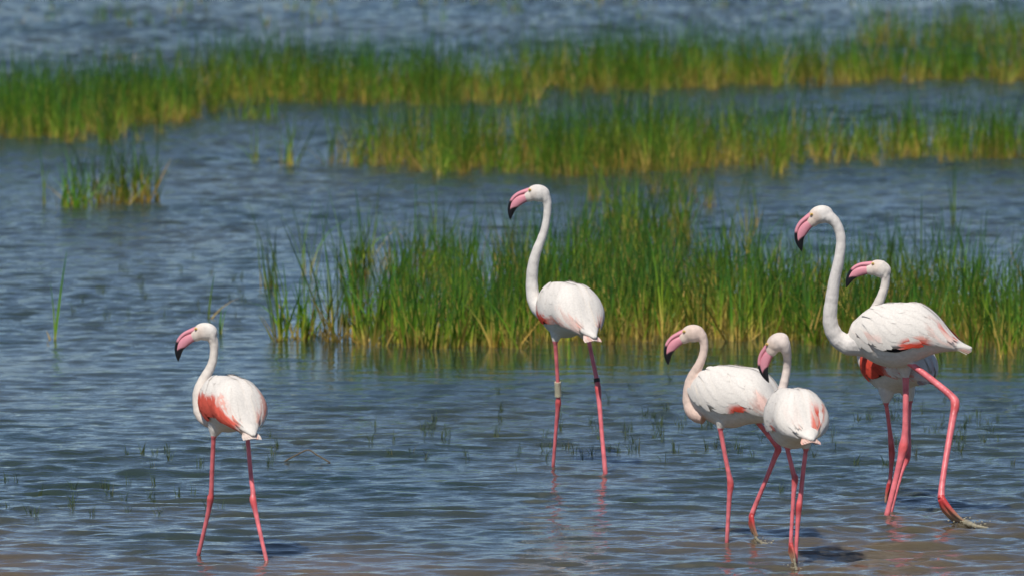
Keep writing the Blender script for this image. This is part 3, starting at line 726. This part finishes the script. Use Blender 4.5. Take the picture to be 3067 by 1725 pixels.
birds = [
 dict(label='lone white flamingo with broad coral red wing patch, far apart from the other birds', seed=1, heading=66, pitch=7, scale=.87, sz=.95, sw=1.0, centre=(686, 1212), droop=.35,
      head=dict(eye=(586, 984), yaw=4, pitch=-4.5, do=.16, pink=.55),
      neck=[(612,994,20,.16),(630,1005,17,.16),(640,1025,14,.16),(641,1050,12,.16),(638,1078,12.5,.16),(629,1103,13.5,.16),(617,1125,15,.16),(607,1147,18,.16),(598,1175,20,.15),(597,1205,20,.14),(601,1235,20,.12),(612,1255,17,.10),(635,1262,22,.06)],
      legs=[dict(side=1, planted=True, hock=3, pts=[(640,1305,7),(636,1390,7),(633,1472,7.5),(630,1492,10.5),(625,1528,7.5),(610,1594,6.5),(594,1662,6.5)]),
            dict(side=-1, planted=True, hock=3, pts=[(741,1305,7),(751,1417,7),(758,1475,8),(758,1497,10.5),(767,1539,7.5),(784,1616,6.5),(799,1681,6.5)])],
      patches=[(-.285,.26,68,170,np.array([.74,.125,.085]),1,1),(-.36,-.275,50,170,PALE,.8,1),(-.16,.2,70,125,SALMON,.9,-1),(-.32,-.10,40,90,SALMON,.35,-1),(-.32,-.15,40,70,SALMON,.25,1)], tailc=np.array([.82,.70,.63]), black=3),
 dict(label='upright long-necked flamingo wearing a pale leg ring in front of the reed bed', seed=2, heading=64, pitch=6, scale=.93, sz=.97, sw=.98, centre=(1697, 930), droop=.3, tint=np.array([.79,.74,.69]),
      head=dict(eye=(1585, 569), yaw=2, pitch=-8.6, do=.14, pink=.35, scale=1.05),
      neck=[(1610,574,20,.14),(1626,582,17,.14),(1637,600,14,.14),(1640,630,11.5,.14),(1633,680,11.5,.14),(1622,715,12.5,.14),(1606,757,14.5,.14),(1596,800,16.5,.15),(1593,850,18,.16),(1599,895,21,.15),(1618,925,26,.12),(1645,940,30,.08)],
      legs=[dict(side=1, planted=True, hock=3, thigh=.9, pts=[(1663,1022,6.5),(1670,1136,6),(1672,1187,7),(1672,1206,9.5),(1670,1231,7),(1664,1301,5.5),(1656.5,1399,5.5)]),
            dict(side=-1, planted=True, hock=3, pts=[(1763,1018,6.5),(1778,1091,6.5),(1788,1139,7.5),(1791,1163,10),(1794,1193,8),(1802.6,1295,6.5),(1813,1414,7.5)])],
      patches=[(-.05,.20,98,125,CORAL,.95,1),(.10,.20,88,100,SALMON,.4,1),(-.2,-.02,100,125,SALMON,.6,1),(-.34,-.15,60,125,PALE,.7,0),(-.34,-.24,40,70,SALMON,.3,0)], tailc=np.array([.82,.66,.60]), black=5),
 dict(label='pink-necked flamingo stepping with a bent trailing leg, half hidden by another at its tail', seed=3, heading=28, pitch=7, scale=.95, sz=.98, centre=(2196, 1190), plump=.9, droop=.1, tint=np.array([.80,.62,.53]),
      head=dict(eye=(2046, 992), yaw=0, pitch=0, do=.06, pink=.9),
      neck=[(2075,996,20,.06),(2096,1002,18,.06),(2106,1018,14,.06),(2109,1040,12,.06),(2104,1067,12,.06),(2095,1090,13,.06),(2083,1113,15.5,.07),(2071,1140,18,.08),(2066,1170,20,.08),(2067,1205,22,.08),(2080,1235,24,.06),(2110,1245,26,.04)],
      legs=[dict(side=1, planted=True, hock=3, pts=[(2157,1282,7.5),(2169,1349,7),(2182,1414,7.5),(2188,1449,10.5),(2185,1484,8),(2181,1549,6.5),(2177,1624,6.5)]),
            dict(side=-1, planted=False, do=.12, hock=3, pts=[(2250,1240,9),(2295,1295,7.5),(2320,1327,8),(2331,1343,11),(2320,1371,8.5),(2290,1446,7),(2263,1511,7.5),(2250,1547,9)],
                 toes=[[(2250,1547,9,0),(2252,1572,7,0),(2262,1603,5,0),(2272,1622,4,0)],[(2252,1545,7,-.01),(2258,1575,5,-.02),(2268,1606,4,-.02)],[(2250,1550,7,.01),(2247,1570,6,.02),(2256,1600,4,.02)]])],
      patches=[(-.15,-.05,100,125,CORAL,.9,1),(-.34,-.17,50,105,PALE,.85,0),(-.3,-.2,55,90,SALMON,.3,0)], black=0, belly=.9),
 dict(label='compact flamingo walking away with a salmon tail plume, overlapping the pink-necked one', seed=4, heading=76, pitch=1, scale=.89, sw=.97, sz=1.0, centre=(2376, 1254), droop=.15, tint=np.array([.80,.68,.61]),
      head=dict(eye=(2301, 1031), yaw=24, pitch=25, do=.18, pink=.85, scale=1.02, nape=False),
      neck=[(2326,1020,21,.16),(2344,1026,21,.150),(2353,1044,16.5,.155),(2358,1068,12.5,.18),(2357,1100,12,.20),(2352,1130,12.5,.20),(2345,1160,14,.20),(2338,1190,18,.19),(2338,1225,22,.17),(2350,1245,26,.12)],
      legs=[dict(side=1, planted=False, do=-.02, hock=3, pts=[(2352,1320,7),(2365,1371,7),(2377,1419,8),(2381,1433,10.5),(2377,1479,7),(2372,1559,6),(2369,1615,6.5),(2369,1632,8)],
                 toes=[[(2369,1632,8,0),(2373,1655,6,0),(2381,1690,4.5,0),(2385,1712,4,0)],[(2367,1634,6,.01),(2366,1655,5,.02),(2374,1682,3.5,.02)],[(2371,1632,6,-.01),(2378,1655,5,-.02),(2382,1684,3.5,-.02)]]),
            dict(side=-1, planted=True, hock=3, pts=[(2414,1343,7),(2404,1425,7),(2398,1484,8),(2392,1518,11),(2391,1543,8.5),(2387,1602,6.5),(2382.5,1689,6.5)])],
      patches=[(-.35,-.17,18,60,SALMON,.8,-1),(-.35,-.2,15,50,CORAL,.5,-1),(-.35,-.19,15,60,PALE,.2,1),(-.12,-.05,96,125,CORAL,.4,1)], tailc=np.array([.81,.58,.50]), black=0, belly=.4),
 dict(label='largest flamingo in mid stride, side on, trailing leg lifted and dripping', seed=5, heading=12, pitch=1, scale=1.0, plump=.1, droop=.0, centre=(2692, 1005), tint=np.array([.80,.745,.70]),
      head=dict(eye=(2427, 643), yaw=-2, pitch=11, do=-.02, pink=.8, scale=1.06),
      neck=[(2455,646,21,-.02),(2480,650,19,-.02),(2500,665,16,-.02),(2514,692,14.5,-.02),(2519,725,14.5,-.02),(2513,777,15.5,-.02),(2500,836,17,-.01),(2492,889,19,0),(2486,942,21,.01),(2490,980,23,.02),(2508,1012,26,.03),(2540,1030,32,.03),(2580,1025,44,.02)],
      legs=[dict(side=-1, planted=True, hock=3, pts=[(2713,1130,10.5),(2713,1210,9.5),(2711,1294,10.5),(2706,1338,15),(2697,1378,11),(2678,1456,9),(2655,1547,9)]),
            dict(side=1, planted=False, do=-.32, hock=3, thigh=1.1, pts=[(2728,1090,9.5),(2776,1125,10),(2846,1182,11),(2861,1208,14),(2854,1252,11),(2836,1357,9.5),(2822,1449,9.5),(2819,1494,12)],
                 toes=[[(2819,1494,12,0),(2832,1520,11,0),(2856,1546,8,0),(2884,1568,5,0)],[(2823,1492,9,-.01),(2846,1522,7,-.025),(2872,1548,5,-.03),(2892,1563,4,-.03)],[(2818,1500,9,.01),(2828,1527,8,.025),(2852,1554,6,.03),(2872,1572,4,.03)]])],
      patches=[(-.17,-.02,100,125,CORAL,.85,1),(-.18,-.10,92,106,SALMON,.6,1),(-.35,-.2,20,60,CORAL,.55,0),(-.35,-.15,40,110,PALE,.5,0),(.05,.16,85,105,PALE,.25,1)], black=3, belly=.2),
 dict(label='flamingo with dark coral wing standing directly behind the largest striding one', seed=6, heading=62, pitch=1, scale=.95, sz=.92, sw=1.03, centre=(2680, 1094), droop=0, d=44.05,
      head=dict(eye=(2612, 789), yaw=2, pitch=-23, do=.14, pink=.55),
      neck=[(2634,796,20,.14),(2646,806,17,.14),(2652,824,14,.14),(2652,845,13,.14),(2647,868,13,.14),(2636,897,14,.14),(2622,925,15,.14),(2606,960,17,.14),(2594,1000,20,.14),(2588,1040,22,.13),(2592,1078,24,.12),(2610,1110,24,.09),(2635,1115,26,.06)],
      legs=[dict(side=1, planted=False, do=.10, hock=2, pts=[(2654,1206,6.5),(2664,1280,6.5),(2671,1350,10),(2669,1400,6.5),(2666,1438,6.5),(2662,1452,7.5)],
                 toes=[[(2662,1452,7.5,0),(2656,1475,5.5,0),(2652,1505,4,0)],[(2662,1452,6,.01),(2661,1478,5,.02),(2658,1500,3.5,.02)]]),
            dict(side=-1, planted=True, hock=2, pts=[(2726,1200,6.5),(2722,1262,6.5),(2718,1362,10.5),(2703,1405,7),(2683,1475,6),(2669,1533,6)])],
      patches=[(-.16,.26,64,170,CORAL,1,1),(-.34,-.12,70,125,SALMON,.8,1),(-.34,-.15,40,80,PALE,.5,0)], tailc=np.array([.82,.72,.66]), black=3, belly=.1),
]
M_RING = plain('leg_ring_plastic', (.62, .56, .40), .5, 400, .55, 1.15)
M_DARK = plain('dark_band', (.05, .03, .025), .5)
def ring(root, base, a, c, rad, mat, label):
    A = a - base; Bv = c - base; T = (Bv - A); 
    ts = [0, 0, .06, .10, .14, .2, .5, .8, .86, .90, .94, 1, 1]; rs = [.6, 1, 1.06, .93, 1.06, 1, 1, 1, 1.06, .93, 1.06, 1, .6]
    P = np.array([A + T * t for t in ts]) + np.linspace(0, 1e-4, len(ts))[:, None] * T
    v, f = tube(P, np.array(rs) * rad, 14)
    o = obj('leg_ring', mesh_from('leg_ring', v, f, smooth=False), mat, root); o['label'] = label; return o
roots = []
for b in birds:
    root, d0, S, base = build_bird(b); roots.append(root)
    if b['seed'] == 2:
        def leg_at(l, y):
            pts = l['pts']; hip = (C_ := at(b['centre'][0], b['centre'][1], d0))[1] + (-math.cos(math.radians(b['heading']))) * l['side'] * .045
            de = water(*pts[-1][:2])[1]; t = (y - pts[0][1]) / (pts[-1][1] - pts[0][1])
            x = np.interp(y, [p[1] for p in pts], [p[0] for p in pts]); return at(x, y, hip + (de - hip) * t)
        ring(root, base, leg_at(b['legs'][0], 1143), leg_at(b['legs'][0], 1187), .0165, M_RING, 'pale cream ring with dark lettering on one leg')
        ring(root, base, leg_at(b['legs'][1], 1133), leg_at(b['legs'][1], 1144), .0150, M_DARK, 'narrow dark band above the leg joint')

# ------------------------------------------------------------------ splashes and floating bits
def make_splash_mat():
    m, nt, b = new_mat('muddy_splash')
    n = noise_node(nt, 90, 3); cr = nt.nodes.new('ShaderNodeValToRGB')
    cr.color_ramp.elements[0].color = (.22, .19, .12, 1); cr.color_ramp.elements[1].color = (.50, .46, .34, 1)
    nt.links.new(n.outputs['Fac'], cr.inputs[0]); nt.links.new(cr.outputs[0], b.inputs['Base Color'])
    b.inputs['Roughness'].default_value = .15; b.inputs['IOR'].default_value = 1.333; return m
M_SPLASH = make_splash_mat()
def splash(path, label, seed, drops=10):
    r = np.random.default_rng(seed)
    P = np.array([list(at(x, y, d)) + [rr_] for x, y, d, rr_ in path]); base = np.array([P[-1, 0], P[-1, 1], 0])
    L = spline(P, 6); parts = [tube(L[:, :3] - base, L[:, 3] * r.uniform(.6, 1.3, len(L)), 9)]
    for k in range(drops):
        i = r.integers(2, len(L)); c = L[i, :3] - base + r.normal(0, 1, 3) * np.array([.03, .03, .012]); c[2] = max(c[2], .0)
        parts.append(ellipsoid(c, np.eye(3), r.uniform(.002, .007, 3), 6, 4))
    V, Fc = join(parts)
    o = obj('water_splash', mesh_from('water_splash', V, Fc), M_SPLASH); o.location = base
    return tag(o, label, 'splash')
dA = water(2655, 1547)[1] - .32
splash([(2848,1532,dA,.008),(2868,1550,dA,.013),(2886,1562,dA,.015),(2908,1570,water(2908,1574)[1],.014),(2930,1576,water(2930,1578)[1],.008),(2960,1580,water(2960,1580)[1],.004)], 'muddy splash of water pulled up by the lifted foot of the largest flamingo', 3, 26)
dB = water(2272, 1624)[1]
splash([(2262,1606,dB,.005),(2270,1617,dB,.007),(2280,1624,dB,.006),(2300,1627,water(2300,1627)[1],.003)], 'small splash behind the trailing toes of the pink-necked flamingo', 4, 10)
dC = water(2384, 1700)[1]
splash([(2378,1672,dC,.004),(2382,1690,dC,.007),(2384,1704,dC,.007),(2386,1712,dC,.004)], 'drips of muddy water below the toes of the compact flamingo', 5, 8)
# bent dry stalk floating
P = [(850,1378),(880,1362),(925,1350),(950,1364),(985,1382)]
pts = np.array([list(water(850,1382)), list(at(880,1366,water(890,1380)[1])), list(at(922,1347,water(922,1378)[1])), list(at(950,1362,water(950,1380)[1])), list(water(988,1384))])
bs = pts[2] * np.array([1, 1, 0]); L = spline(np.c_[pts - bs, np.full(5, .004)], 5)
v, f = tube(L[:, :3], L[:, 3], 6)
M_STALK = plain('dry_stalk', (.13, .10, .065), .8)
o = obj('dry_stalk', mesh_from('dry_stalk', v, f), M_STALK); o.location = bs
tag(o, 'bent dry reed stalk lying on the water between the lone and the ringed flamingo', 'stalk')
